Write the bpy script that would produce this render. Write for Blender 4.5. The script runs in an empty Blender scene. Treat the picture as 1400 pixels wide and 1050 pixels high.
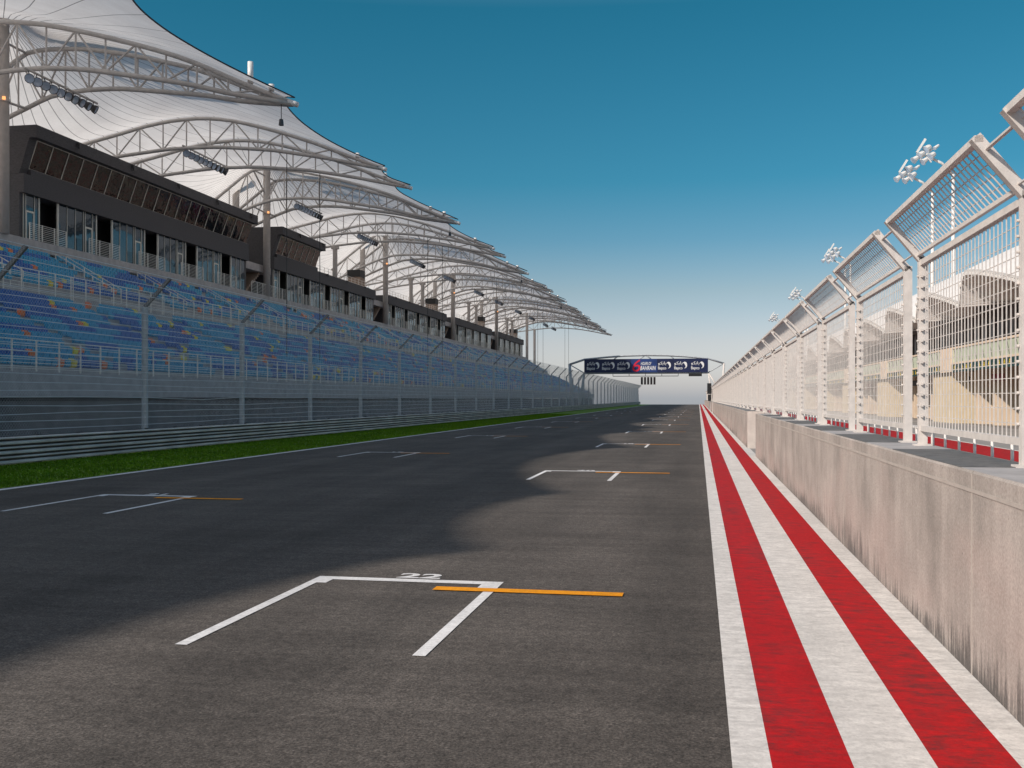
import bpy, math, random
from mathutils import Vector
R = math.radians
rnd = random.Random(7)
S = bpy.context.scene
COL = S.collection

# ------------------------------------------------------------------ helpers
ONES = ['', 'first', 'second', 'third', 'fourth', 'fifth', 'sixth', 'seventh', 'eighth', 'ninth', 'tenth', 'eleventh',
        'twelfth', 'thirteenth', 'fourteenth', 'fifteenth', 'sixteenth', 'seventeenth', 'eighteenth', 'nineteenth']
TENS = {2: ('twenty', 'twentieth'), 3: ('thirty', 'thirtieth'), 4: ('forty', 'fortieth'), 5: ('fifty', 'fiftieth'),
        6: ('sixty', 'sixtieth'), 7: ('seventy', 'seventieth'), 8: ('eighty', 'eightieth')}
def nth(n):
    if n < 20: return ONES[n]
    t, o = divmod(n, 10)
    return TENS[t][1] if o == 0 else TENS[t][0] + '-' + ONES[o]

class MB:
    def __init__(s): s.v = []; s.f = []; s.m = []
    def face(s, pts, mi=0):
        i = len(s.v); s.v += [tuple(p) for p in pts]; s.f.append(tuple(range(i, i + len(pts)))); s.m.append(mi)
    def box(s, x0, x1, y0, y1, z0, z1, mi=0):
        i = len(s.v)
        s.v += [(x0,y0,z0),(x1,y0,z0),(x1,y1,z0),(x0,y1,z0),(x0,y0,z1),(x1,y0,z1),(x1,y1,z1),(x0,y1,z1)]
        for f in ((3,2,1,0),(4,5,6,7),(0,1,5,4),(1,2,6,5),(2,3,7,6),(3,0,4,7)):
            s.f.append(tuple(i + k for k in f)); s.m.append(mi)
        return s
    def tube(s, pts, r, n=6, mi=0, caps=True, r2=None):
        pts = [Vector(p) for p in pts]; i0 = len(s.v); N = len(pts)
        for k, p in enumerate(pts):
            d = (pts[min(k+1, N-1)] - pts[max(k-1, 0)])
            d = d.normalized() if d.length > 1e-9 else Vector((0,0,1))
            up = Vector((0,0,1)) if abs(d.z) < 0.92 else Vector((1,0,0))
            a = d.cross(up).normalized(); b = a.cross(d).normalized()
            rr = r if r2 is None else r + (r2 - r) * k / max(1, N-1)
            for j in range(n):
                t = 2*math.pi*(j + .5)/n
                s.v.append(tuple(p + a*(math.cos(t)*rr) + b*(math.sin(t)*rr)))
        for k in range(N-1):
            for j in range(n):
                a_, b_ = i0 + k*n + j, i0 + k*n + (j+1) % n
                s.f.append((a_, b_, b_ + n, a_ + n)); s.m.append(mi)
        if caps:
            s.f.append(tuple(i0 + j for j in reversed(range(n)))); s.m.append(mi)
            s.f.append(tuple(i0 + (N-1)*n + j for j in range(n))); s.m.append(mi)
        return s
    def bar(s, p, q, w, d, mi=0):     # rectangular bar
        p, q = Vector(p), Vector(q); t = (q - p).normalized()
        up = Vector((0,1,0)) if abs(t.y) < .9 else Vector((0,0,1))
        a = t.cross(up).normalized()*w/2; b = a.cross(t).normalized()*d/2
        i = len(s.v)
        for e in (p, q):
            for sx, sy in ((-1,-1),(1,-1),(1,1),(-1,1)): s.v.append(tuple(e + a*sx + b*sy))
        for f in ((3,2,1,0),(4,5,6,7),(0,1,5,4),(1,2,6,5),(2,3,7,6),(3,0,4,7)):
            s.f.append(tuple(i + k for k in f)); s.m.append(mi)
        return s
    def extrude_y(s, prof, y0, y1, mi=0, closed=True, zf=None, step=None):  # profile [(x,z)] swept along y
        ys = [y0, y1] if not step else [y0 + (y1-y0)*k/math.ceil((y1-y0)/step) for k in range(math.ceil((y1-y0)/step)+1)]
        i = len(s.v); n = len(prof)
        for y in ys:
            for x, z in prof: s.v.append((x, y, z + (zf(y) if zf else 0)))
        for k in range(len(ys)-1):
            for j in range(n if closed else n-1):
                a, b = i + k*n + j, i + k*n + (j+1) % n
                s.f.append((a, b, b+n, a+n)); s.m.append(mi)
        if closed:
            s.f.append(tuple(i + j for j in range(n))); s.m.append(mi)
            s.f.append(tuple(i + (len(ys)-1)*n + j for j in reversed(range(n)))); s.m.append(mi)
        return s
    def build(s, name, mat, parent=None, smooth=False, fix=False):
        off = wloc(parent) if parent else Vector((0,0,0))
        me = bpy.data.meshes.new(name)
        me.from_pydata([(v[0]-off.x, v[1]-off.y, v[2]-off.z) for v in s.v], [], s.f)
        mats = mat if isinstance(mat, (list, tuple)) else [mat]
        for m in mats: me.materials.append(m)
        if len(mats) > 1: me.polygons.foreach_set('material_index', s.m)
        if smooth: me.polygons.foreach_set('use_smooth', [True]*len(s.f))
        me.validate(); me.update()
        o = bpy.data.objects.new(name, me); COL.objects.link(o)
        if parent: o.parent = parent
        return o
def wloc(o):
    v = Vector((0,0,0))
    while o: v = v + o.location; o = o.parent
    return v
def tag(o, label=None, cat=None, group=None, kind=None):
    if label: o['label'] = label
    if cat: o['category'] = cat
    if group: o['group'] = group
    if kind: o['kind'] = kind
    return o
def thing(name, label, cat, loc=(0,0,0), group=None):
    o = bpy.data.objects.new(name, None); COL.objects.link(o); o.location = loc
    o.empty_display_size = .2
    return tag(o, label, cat, group)
def copy_tree(o, parent=None):
    c = o.copy(); COL.objects.link(c)
    if parent: c.parent = parent
    for ch in list(o.children): copy_tree(ch, c)
    return c

# ------------------------------------------------------------------ materials
def nodes(name):
    m = bpy.data.materials.new(name); m.use_nodes = True
    nt = m.node_tree; nt.nodes.clear()
    out = nt.nodes.new('ShaderNodeOutputMaterial')
    return m, nt, out
class NT:
    def __init__(s, nt): s.nt = nt
    def n(s, t, **k):
        nd = s.nt.nodes.new(t)
        for a, v in k.items(): setattr(nd, a, v)
        return nd
    def l(s, a, b): s.nt.links.new(a, b)
    def pos(s, scale=(1,1,1)):
        g = s.n('ShaderNodeNewGeometry'); mp = s.n('ShaderNodeMapping'); mp.inputs['Scale'].default_value = scale
        s.l(g.outputs['Position'], mp.inputs['Vector']); return mp.outputs[0]
    def noise(s, vec, scale, detail=4, rough=.55):
        t = s.n('ShaderNodeTexNoise'); t.inputs['Scale'].default_value = scale
        t.inputs['Detail'].default_value = detail; t.inputs['Roughness'].default_value = rough
        s.l(vec, t.inputs['Vector']); return t.outputs['Fac']
    def ramp(s, fac, stops):
        r = s.n('ShaderNodeValToRGB'); e = r.color_ramp.elements
        while len(e) < len(stops): e.new(.5)
        for k, (p, c) in enumerate(stops):
            e[k].position = p; e[k].color = (c[0], c[1], c[2], 1) if not isinstance(c, (int, float)) else (c, c, c, 1)
        s.l(fac, r.inputs['Fac']); return r.outputs['Color']
    def mix(s, fac, a, b, mode='MIX'):
        x = s.n('ShaderNodeMix', data_type='RGBA', blend_type=mode)
        for v, i in ((fac, 0), (a, 6), (b, 7)):
            if isinstance(v, (int, float)): x.inputs[i].default_value = v if i == 0 else (v, v, v, 1)
            elif isinstance(v, (tuple, list)): x.inputs[i].default_value = (v[0], v[1], v[2], 1)
            else: s.l(v, x.inputs[i])
        return x.outputs[2]
    def math(s, op, a, b=None, c=None):
        x = s.n('ShaderNodeMath', operation=op)
        for i, v in enumerate((a, b, c)):
            if v is None: continue
            if isinstance(v, (int, float)): x.inputs[i].default_value = v
            else: s.l(v, x.inputs[i])
        return x.outputs[0]
    def bsdf(s, out, col, rough=.7, metal=0, bump=None, bstr=.3, bdist=.02, spec=.5):
        b = s.n('ShaderNodeBsdfPrincipled')
        if isinstance(col, (tuple, list)): b.inputs['Base Color'].default_value = (*col[:3], 1)
        else: s.l(col, b.inputs['Base Color'])
        if isinstance(rough, (int, float)): b.inputs['Roughness'].default_value = rough
        else: s.l(rough, b.inputs['Roughness'])
        b.inputs['Metallic'].default_value = metal
        b.inputs['Specular IOR Level'].default_value = spec
        if bump is not None:
            bp = s.n('ShaderNodeBump'); bp.inputs['Strength'].default_value = bstr; bp.inputs['Distance'].default_value = bdist
            s.l(bump, bp.inputs['Height']); s.l(bp.outputs[0], b.inputs['Normal'])
        s.l(b.outputs[0], out.inputs['Surface']); return b
def simple(name, col, rough=.6, metal=0, var=.18, scale=3., stretch=(1,1,1), bump=0, spec=.5):
    m, nt, out = nodes(name); T = NT(nt)
    v = T.pos(stretch); n = T.noise(v, scale, 5, .6)
    lo = tuple(c*(1-var) for c in col); hi = tuple(min(1, c*(1+var)) for c in col)
    c = T.ramp(n, [(.3, lo), (.7, hi)])
    fine = T.noise(v, scale*14, 2)
    T.bsdf(out, c, rough, metal, fine if bump else None, bump or .1, .01, spec)
    return m

def mat_asphalt():
    m, nt, out = nodes('asphalt'); T = NT(nt)
    p = T.pos()
    lane = T.noise(T.pos((.55, .035, 1)), 1.0, 4, .6)          # long worn lanes
    mid = T.noise(T.pos((1, .6, 1)), .55, 7, .68)              # blotches
    cross = T.noise(T.pos((.22, 2.6, 1)), 1.0, 5, .65)         # roller bands across the track
    grain = T.noise(p, 55, 3, .75); coarse = T.noise(p, 13, 4, .7)
    stone = T.n('ShaderNodeTexVoronoi'); stone.inputs['Scale'].default_value = 85; T.l(p, stone.inputs['Vector'])
    c = T.ramp(lane, [(.38, (.060,.053,.047)), (.62, (.088,.077,.068))])
    c = T.mix(.9, c, T.ramp(mid, [(.36, .80), (.64, 1.2)]), 'MULTIPLY')
    c = T.mix(.8, c, T.ramp(cross, [(.36, .84), (.64, 1.16)]), 'MULTIPLY')
    c = T.mix(.85, c, T.ramp(coarse, [(.36, .72), (.64, 1.32)]), 'MULTIPLY')
    c = T.mix(.9, c, T.ramp(grain, [(.34, .42), (.66, 1.75)]), 'MULTIPLY')
    dots = T.ramp(stone.outputs['Color'], [(.1, .7), (.9, 1.4)])
    c = T.mix(.7, c, dots, 'MULTIPLY')
    h = T.math('ADD', grain, T.math('MULTIPLY', coarse, .8))
    T.bsdf(out, c, .88, 0, h, .7, .008, .25)
    return m
def mat_paint(name, col, wear, wearcol, amt=.5):
    m, nt, out = nodes(name); T = NT(nt)
    st = T.noise(T.pos((1.5, 3.0, 1)), 3.0, 9, .8)             # scuffs run across
    pt = T.noise(T.pos((1, .5, 1)), .9, 6, .65)
    gr = T.noise(T.pos((1, .8, 1)), 26, 6, .82)
    a = T.math('ADD', T.math('MULTIPLY', st, .5), T.math('ADD', T.math('MULTIPLY', pt, .3), T.math('MULTIPLY', gr, .2)))
    f = T.ramp(a, [(.465, 0), (.585, amt)])
    c = T.mix(f, col, wearcol)
    c = T.mix(.8, c, T.ramp(pt, [(.38, .74), (.60, 1.1)]), 'MULTIPLY')
    c = T.mix(.7, c, T.ramp(gr, [(.36, .66), (.60, 1.14)]), 'MULTIPLY')
    T.bsdf(out, c, .75, 0, gr, .4, .005, .2)
    return m
def mat_wall():
    m, nt, out = nodes('pit_wall_concrete'); T = NT(nt)
    p = T.pos(); sep = T.n('ShaderNodeSeparateXYZ'); T.l(p, sep.inputs[0]); z = sep.outputs[2]
    cloud = T.noise(T.pos((1, .8, .8)), 1.2, 7, .66)
    run = T.noise(T.pos((1, 3.2, .28)), 2.0, 7, .72)           # narrow runs down the face
    wide = T.noise(T.pos((1, .9, .22)), 1.4, 4, .6)
    splash = T.noise(T.pos((1, 8.5, .7)), 1.9, 9, .8)
    fine = T.noise(p, 48, 5, .75)
    pits = T.n('ShaderNodeTexVoronoi'); pits.inputs['Scale'].default_value = 7; T.l(p, pits.inputs['Vector'])
    c = T.ramp(cloud, [(.36, (.29,.262,.240)), (.5, (.365,.328,.300)), (.64, (.435,.388,.357))])
    c = T.mix(.8, c, T.ramp(run, [(.38, .90), (.6, 1.06)]), 'MULTIPLY')
    c = T.mix(.7, c, T.ramp(wide, [(.38, .92), (.6, 1.07)]), 'MULTIPLY')
    pk = T.math('SUBTRACT', T.noise(T.pos((1,.35,.8)), 1.3, 4), T.math('MULTIPLY', z, .2))
    c = T.mix(T.ramp(pk, [(.36, 0), (.56, .42)]), c, (.42,.325,.295))
    tone = T.noise(T.pos((1, .22, 1)), 1.0, 3)
    v = T.math('ADD', T.math('SUBTRACT', splash, T.math('MULTIPLY', z, .50)), T.math('MULTIPLY', T.math('SUBTRACT', tone, .5), .55))
    c = T.mix(T.ramp(v, [(.40, 0), (.54, .82)]), c, (.062,.058,.058))
    c = T.mix(T.ramp(pits.outputs['Distance'], [(.03, .75), (.07, 0)]), c, (.12,.105,.10))
    c = T.mix(.7, c, T.ramp(fine, [(.36, .74), (.64, 1.24)]), 'MULTIPLY')
    T.bsdf(out, c, .88, 0, T.math('ADD', fine, T.math('MULTIPLY', cloud, .8)), .4, .006, .2)
    return m
def mat_grass():
    m, nt, out = nodes('grass_blades'); T = NT(nt)
    a = T.noise(T.pos((1, .6, 1)), .7, 5, .6); b = T.noise(T.pos(), 14, 3, .7)
    c = T.ramp(a, [(.3, (.075,.15,.003)), (.7, (.14,.26,.006))])
    c = T.mix(.8, c, T.ramp(b, [(.3, .5), (.7, 1.6)]), 'MULTIPLY')
    T.bsdf(out, c, .75, 0, b, .8, .05, .2)
    return m
def mat_membrane():
    m, nt, out = nodes('canopy_fabric'); T = NT(nt)
    tc = T.n('ShaderNodeTexCoord'); sep = T.n('ShaderNodeSeparateXYZ'); T.l(tc.outputs['Object'], sep.inputs[0])
    ang = T.math('ARCTAN2', sep.outputs[1], sep.outputs[0])
    r = T.math('SQRT', T.math('ADD', T.math('POWER', sep.outputs[0], 2.0), T.math('POWER', sep.outputs[1], 2.0)))
    fr = T.math('FRACT', T.math('MULTIPLY', ang, 72/(2*math.pi)))
    dd = T.math('MULTIPLY', T.math('ABSOLUTE', T.math('SUBTRACT', fr, .5)), T.math('MULTIPLY', r, 2*math.pi/72))
    line = T.math('LESS_THAN', dd, .03)
    n = T.noise(T.pos(), .35, 4, .6); n2 = T.noise(T.pos(), 7, 3, .6)
    c = T.ramp(n, [(.3, (.70,.675,.66)), (.7, (.82,.80,.785))])
    c = T.mix(.3, c, T.ramp(n2, [(.3, .85), (.7, 1.08)]), 'MULTIPLY')
    c = T.mix(T.math('MULTIPLY', line, .7), c, (.05,.05,.055))
    d = T.n('ShaderNodeBsdfDiffuse'); t = T.n('ShaderNodeBsdfTranslucent'); mx = T.n('ShaderNodeMixShader')
    T.l(c, d.inputs['Color']); T.l(c, t.inputs['Color']); mx.inputs[0].default_value = .66
    T.l(d.outputs[0], mx.inputs[1]); T.l(t.outputs[0], mx.inputs[2]); T.l(mx.outputs[0], out.inputs['Surface'])
    return m
def mat_glass(name, col, rough=.04, spec=.9, wav=.12):
    m, nt, out = nodes(name); T = NT(nt)
    n = T.noise(T.pos((1,1,1)), .6, 3)
    c = T.ramp(n, [(.3, tuple(x*.7 for x in col)), (.7, tuple(x*1.3 for x in col))])
    T.bsdf(out, c, rough, 0, n, wav, .08, spec)
    return m

ASPHALT = mat_asphalt()
WHITE_PAINT = mat_paint('white_paint', (.76,.735,.70), 0, (.40,.385,.37), .75)
RED_PAINT = mat_paint('red_paint', (.52,.007,.010), 0, (.13,.020,.022), .9)
LINE_PAINT = mat_paint('line_paint', (.82,.81,.80), 0, (.5,.49,.48), .5)
ORANGE_PAINT = mat_paint('orange_paint', (.90,.34,.006), 0, (.5,.2,.02), .4)
WALL = mat_wall()
WALL_TOP = simple('wall_top_slab', (.115,.118,.12), .8, 0, .3, 8, bump=.3)
WALL_PLATE = simple('pale_plate', (.36,.35,.35), .75, 0, .15, 4, bump=.2)
WHITE_END = simple('painted_wall_end', (.56,.50,.46), .7, 0, .1, 3, bump=.15)
PALE_STRIP = simple('pale_strip', (.41,.37,.335), .8, 0, .1, 6)
GALV = simple('pale_galvanised_steel', (.62,.58,.55), .55, .0, .12, 9, bump=.12)
GALV_ROD = simple('pale_steel_rod', (.60,.565,.54), .5, .0, .12, 12)
DARK_ROD = simple('dark_rod', (.16,.13,.12), .5, .2)
WHITE_STEEL = simple('white_painted_steel', (.72,.70,.68), .45, 0, .08, 4)
STEEL_BLUE = simple('grey_blue_steel', (.44,.47,.50), .55, 0, .2, 6)
ARM_STEEL = simple('dark_arm_steel', (.15,.15,.155), .6, .2, .2, 6)
WIRE = simple('steel_wire', (.56,.55,.55), .6, 0, .25, 4)
CABLE = simple('steel_cable', (.62,.65,.68), .5, 0, .15, 5)
RAIL = simple('guard_rail_steel', (.60,.565,.53), .6, 0, .3, 2, (1,.35,1), .1)
RAIL_POST = simple('guard_rail_post', (.10,.10,.10), .7)
TRUSS = simple('truss_grey_steel', (.50,.475,.455), .55, 0, .12, 2, bump=.1)
COLUMN = simple('column_grey', (.44,.405,.38), .6, 0, .12, 2, bump=.1)
FABRIC = mat_membrane()
EDGE = simple('dark_edge_cable', (.035,.035,.04), .6)
CLAD = simple('charcoal_cladding', (.070,.068,.074), .8, 0, .35, 5, (1,1,4), .3)
CONC = simple('stand_concrete', (.40,.37,.365), .85, 0, .18, 1.5, bump=.2)
CONC_D = simple('dark_concrete', (.13,.12,.12), .85, 0, .25, 1.2, bump=.2)
CONC_B = simple('brown_concrete', (.30,.225,.18), .85, 0, .2, 1.2, bump=.2)
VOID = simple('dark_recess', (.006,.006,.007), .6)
FRAME = simple('cream_frame', (.60,.58,.52), .55, 0, .08)
RAILING = simple('stand_railing', (.74,.71,.66), .5, 0, .1)
GLASS_B = mat_glass('blue_glass', (.012,.03,.045))
GLASS_D = mat_glass('dark_glass', (.004,.004,.003), .03, .30, .45)
LENS = mat_glass('lamp_lens', (.46,.56,.70), .06)
LAMP_BODY = simple('lamp_body', (.07,.07,.075), .5, .3)
BLACK = simple('black_metal', (.012,.012,.013), .5)
SEATS = {'teal': simple('teal_plastic', (.004,.31,.54), .45, 0, .12, 3),
         'navy': simple('navy_plastic', (.003,.115,.43), .45, 0, .12, 3),
         'orange': simple('orange_plastic', (.80,.18,.04), .45, 0, .1, 3),
         'yellow': simple('yellow_plastic', (.75,.60,.02), .45, 0, .1, 3)}
APRON = simple('pit_apron', (.27,.26,.25), .85, 0, .18, .5, (1,.4,1), .2)
GROUND = simple('ground_tarmac', (.20,.18,.16), .9, 0, .2, .2)
SERVICE = simple('service_road', (.16,.155,.15), .9, 0, .2, .4)
CREAM = simple('cream_render', (.68,.54,.41), .8, 0, .08, 1, bump=.1)
CREAM_Y = simple('yellow_cream_panel', (.62,.51,.35), .75, 0, .06, 2)
FASCIA_G = simple('pale_green_glass_panel', (.50,.54,.40), .35, 0, .12, 1.5)
GREEN_SIGN = simple('dark_green_sign', (.008,.04,.035), .5)
YELLOW_SIGN = simple('yellow_sign_paint', (.75,.52,.02), .5)
RED_SIGN = simple('red_sign', (.28,.012,.02), .5)
DOOR_BR = simple('brown_garage_door', (.045,.032,.026), .6, 0, .2, 3, (1,1,6))
UPPER_B = simple('brown_upper_glazing', (.075,.06,.052), .3, 0, .4, .5)
ROOF_W = simple('white_roof_sheet', (.74,.71,.68), .6, 0, .05, 1)
SOFFIT = simple('grey_soffit', (.62,.58,.56), .7, 0, .2, 2, (1,6,1))
NAVY_BANNER = simple('navy_banner', (.006,.012,.06), .5, 0, .3, 1)
BLUE_BANNER = simple('blue_banner', (.010,.035,.15), .5, 0, .3, 1)
SIGN_WHITE = simple('sign_white', (.78,.78,.78), .5, 0, .03)
SIGN_RED = simple('sign_red', (.65,.01,.04), .5, 0, .03)
GRASS = mat_grass()
def mat_uplight():
    m, nt, out = nodes('warm_uplight'); e = nt.nodes.new('ShaderNodeEmission')
    e.inputs[0].default_value = (1, .42, .16, 1); e.inputs[1].default_value = 1.6
    nt.links.new(e.outputs[0], out.inputs[0]); return m
UPLIGHT = mat_uplight()

# ------------------------------------------------------------------ ground, track, paint
CREST = 323.0
def drop(y): return 0.0 if y < CREST else -(y - CREST)*.014
def ysteps(y0, y1):
    ys = [y0]; y = y0
    for a in (0, 20, 60, 120, 200, 280, CREST, 500, 900, 1500, 3000, 6000):
        if y0 < a < y1: ys.append(a)
    return ys + [y1]
def sheet(name, x0, x1, y0, y1, z, mat, kind='structure', nx=1):
    b = MB(); ys = ysteps(y0, y1)
    for k in range(nx):
        xa, xb = x0 + (x1-x0)*k/nx, x0 + (x1-x0)*(k+1)/nx
        for a, c in zip(ys, ys[1:]):
            b.face([(xa,a,z+drop(a)),(xb,a,z+drop(a)),(xb,c,z+drop(c)),(xa,c,z+drop(c))])
    o = b.build(name, mat); o['kind'] = kind; return o
sheet('ground', -3000, 3000, -400, 6000, -.03, GROUND)
sheet('race_track', -14.35, .30, -60, 1500, 0, ASPHALT)
sheet('service_road', -30, -19.35, -60, 420, -.012, SERVICE)
sheet('pit_lane', 1.75, 19.4, -60, 420, -.012, APRON)
b = MB()
for x0, x1, mi in ((9.07, 11.25, 0), (8.90, 9.07, 1), (11.25, 11.42, 1)):
    b.face([(x0,-60,-.004),(x1,-60,-.004),(x1,320,-.004),(x0,320,-.004)], mi)
b.build('pit_lane_red_band', [RED_PAINT, WHITE_PAINT])['kind'] = 'structure'
b = MB(); ys = ysteps(-60, 700)
for x0, x1, mi in ((.17,.37,0),(.37,.78,1),(.78,1.20,0),(1.20,1.62,1),(1.62,1.90,0)):
    for a, c in zip(ys, ys[1:]):
        b.face([(x0,a,.004+drop(a)),(x1,a,.004+drop(a)),(x1,c,.004+drop(c)),(x0,c,.004+drop(c))], mi)
b.build('painted_kerb_strip', [WHITE_PAINT, RED_PAINT])['kind'] = 'structure'
sheet('track_edge_line', -14.26, -14.06, -60, 700, .004, LINE_PAINT)
sheet('grass_verge', -19.4, -14.35, -60, 700, .002, GRASS)
b = MB(); g = random.Random(3)
for k in range(52000):
    y = 12 + 110*g.random()**2.0; x = -19.0 + 4.62*g.random()
    h = .035 + .05*g.random(); a = g.random()*6.28; w = .012 + .012*g.random() + y*.00025
    dx, dy = math.cos(a)*w, math.sin(a)*w; lx, ly = g.gauss(0,.025), g.gauss(0,.025)
    b.face([(x-dx,y-dy,.0),(x+dx,y+dy,.0),(x+lx,y+ly,h)])
tag(b.build('grass', GRASS), 'short green grass along the foot of the guard rail', 'grass', kind='stuff')

# grid boxes --------------------------------------------------------------
def text_mesh(txt, size, bold=0, shear=0, align='CENTER', font_ext=0):
    cu = bpy.data.curves.new('lettering', 'FONT'); cu.body = txt; cu.size = size; cu.align_x = align
    cu.offset = bold; cu.shear = shear; cu.extrude = font_ext; cu.fill_mode = 'FRONT' if font_ext == 0 else 'BOTH'
    o = bpy.data.objects.new('lettering', cu); COL.objects.link(o)
    bpy.context.view_layer.update()
    dg = bpy.context.evaluated_depsgraph_get()
    me = bpy.data.meshes.new_from_object(o.evaluated_get(dg))
    vs = [tuple(v.co) for v in me.vertices]; fs = [tuple(p.vertices) for p in me.polygons]
    bpy.data.objects.remove(o); bpy.data.curves.remove(cu); bpy.data.meshes.remove(me)
    return vs, fs
def add_text(b, txt, size, fn, mi=0, **k):
    vs, fs = text_mesh(txt, size, **k); i = len(b.v)
    b.v += [fn(*v) for v in vs]
    for f in fs: b.f.append(tuple(i + q for q in f)); b.m.append(mi)
def grid_box(xl, xr, y, num, xo0, xo1):
    b = MB(); z = .006
    def q(x0, x1, y0, y1, mi=0, z=z): b.face([(x0,y0,z),(x1,y0,z),(x1,y1,z),(x0,y1,z)], mi)
    q(xl, xr, y-.16, y)
    q(xl-.0, xl+.1, y-3.03, y-.16); q(xr-.1, xr, y-3.03, y-.16)
    q(xl+.1, xl+.2, y-.36, y-.16); q(xr-.2, xr-.1, y-.36, y-.16)
    q(xo0, xo1, y-.55, y-.37, 1, z + .004)
    add_text(b, num, .42, lambda x, yy, zz: ((xl+xr)/2 + .06 + x*1.12, y + .07 + yy*.86, z), 0, bold=.014, shear=.0)
    o = b.build('grid_box_marking', [LINE_PAINT, ORANGE_PAINT]); o['kind'] = 'structure'
for k in range(11):
    grid_box(-3.94, -1.96, 10.18 + 16*k, str(22 - 2*k), -2.57, -.71)
    grid_box(-11.47, -9.49, 18.1 + 16*k, str(21 - 2*k), -10.11, -8.36)

# ------------------------------------------------------------------ pit wall
def wall_block(y0, y1, label, end=False):
    t = thing('pit_wall', label, 'wall', (2.1, y0, 0), 'pit wall blocks')
    b = MB(); ys = [y0]
    js = [y0] + [y for y in (7.35 + 6.15*q for q in range(-5, 60)) if y0 + 2 < y < y1 - 2] + [y1]
    jb = MB()
    for a, c in zip(js, js[1:]):
        b.extrude_y([(1.83,-.05),(2.45,-.05),(2.45,1.39),(1.845,1.39),(1.83,1.375)], a + .006, c - .006)
        if c < y1: jb.box(1.8275, 1.86, c-.012, c+.012, -.04, 1.372)
    jb.build('joint_filler', PALE_STRIP, t)
    b.build('wall_body', WALL, t)
    b = MB(); b.box(1.824, 1.829, y0+.02, y1-.02, 1.245, 1.27); b.build('pale_strip', PALE_STRIP, t)
    if end:
        b = MB(); b.box(1.826, 2.455, y0-.012, y0-.001, -.04, 1.394); b.build('painted_end', WHITE_END, t)
    b = MB(); p = MB()
    k0 = math.ceil((y0 - 7.72)/4.18); k = k0
    while 7.72 + 4.18*k + 2.62 < y1:
        a = 7.72 + 4.18*k
        b.box(1.85, 2.4, a, a + 2.62, 1.386, 1.396); 
        p.box(1.85, 2.42, a + 2.63, a + 4.17, 1.384, 1.393)
        k += 1
    b.build('dark_cover_slab', WALL_TOP, t); p.build('pale_base_plate', WALL_PLATE, t)
wall_block(-14, 33.93, 'stained grey concrete pit wall nearest the camera, beside the red and white stripes')
wall_block(39.45, 132, 'long concrete pit wall beyond the first gap, with a pale painted end', True)
wall_block(138, 322, 'most distant length of the concrete pit wall, running under the gantry', True)

# ------------------------------------------------------------------ right-hand fence panels
PITCH = 4.18; FX = 2.30; TIP = (1.95, 3.76)
def fence_panel(y1, label):
    y0 = y1 - 3.5
    t = thing('fence_panel', label, 'fence panel', (FX, y1, 1.39), 'welded bar fence panels on the pit wall')
    f = MB()
    for y in (y0 + .04, y1 - .04):
        f.box(FX-.042, FX+.042, y-.04, y+.04, 1.39, 3.36)
        f.box(FX-.085, FX+.085, y-.075, y+.075, 1.392, 1.41)
    f.box(FX-.03, FX+.03, y0+.08, y1-.08, 1.545, 1.60)
    f.box(FX-.03, FX+.03, y0+.08, y1-.08, 3.27, 3.325)
    g = MB(); n = int(3.34/.112)
    for k in range(1, n+1):
        y = y0 + .08 + 3.34*k/(n+1); g.box(FX-.0042, FX+.0042, y-.0035, y+.0035, 1.60, 3.27)
    z = 1.70
    while z < 3.22:
        g.box(FX+.007, FX+.013, y0+.05, y1-.05, z-.003, z+.003); z += .112
    g.build('bar_grille', GALV_ROD, t)
    bo = f; z = 1.70
    while z < 3.22:
        for y, sg in ((y1-.085, -1), (y0+.085, 1)):
            bo.tube([(FX-.044, y+.02*sg*-1, z), (FX-.062, y+.02*sg*-1, z)], .011, 6)
            bo.box(FX-.03, FX-.006, min(y, y+.03*sg), max(y, y+.03*sg), z-.012, z+.012)
        z += .112
    f.build('frame', GALV, t)
    c = MB(); p, q = Vector((FX, 0, 3.33)), Vector((TIP[0], 0, TIP[1])); d = (q - p).normalized(); nn = Vector((d.z, 0, -d.x))
    for y in (y0 + .04, y1 - .04):
        c.bar((p.x, y, p.z-.01), (q.x, y, q.z), .075, .08)
    c.bar((q.x+.02, y0, q.z-.02), (q.x+.02, y1, q.z-.02), .06, .05)
    lo = p + d*.07; c.bar((lo.x, y0+.08, lo.z), (lo.x, y1-.08, lo.z), .035, .035)
    c.build('canted_frame', GALV, t)
    h = MB(); L = (q - p).length
    for k in range(1, n+1):
        y = y0 + .08 + 3.34*k/(n+1); e = q - d*.03
        h.bar((lo.x, y, lo.z), (e.x, y, e.z), .011, .009)
    for k in range(1, 5):
        s = p + d*(.07 + (L-.1)*k/5) + nn*.014
        h.bar((s.x, y0+.06, s.z), (s.x, y1-.06, s.z), .007, .007)
    h.build('canted_grille', GALV_ROD, t)
    w = MB(); s = q - d*.12
    w.tube([(s.x, y1-.02, s.z), (s.x, y1 + (PITCH-3.5) + .02, s.z)], .016, 6)
    s = p + d*.10; w.tube([(s.x, y1-.02, s.z), (s.x, y1 + (PITCH-3.5) + .02, s.z)], .012, 6)
    w.build('tie_rod', GALV_ROD, t)
    return t
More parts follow.
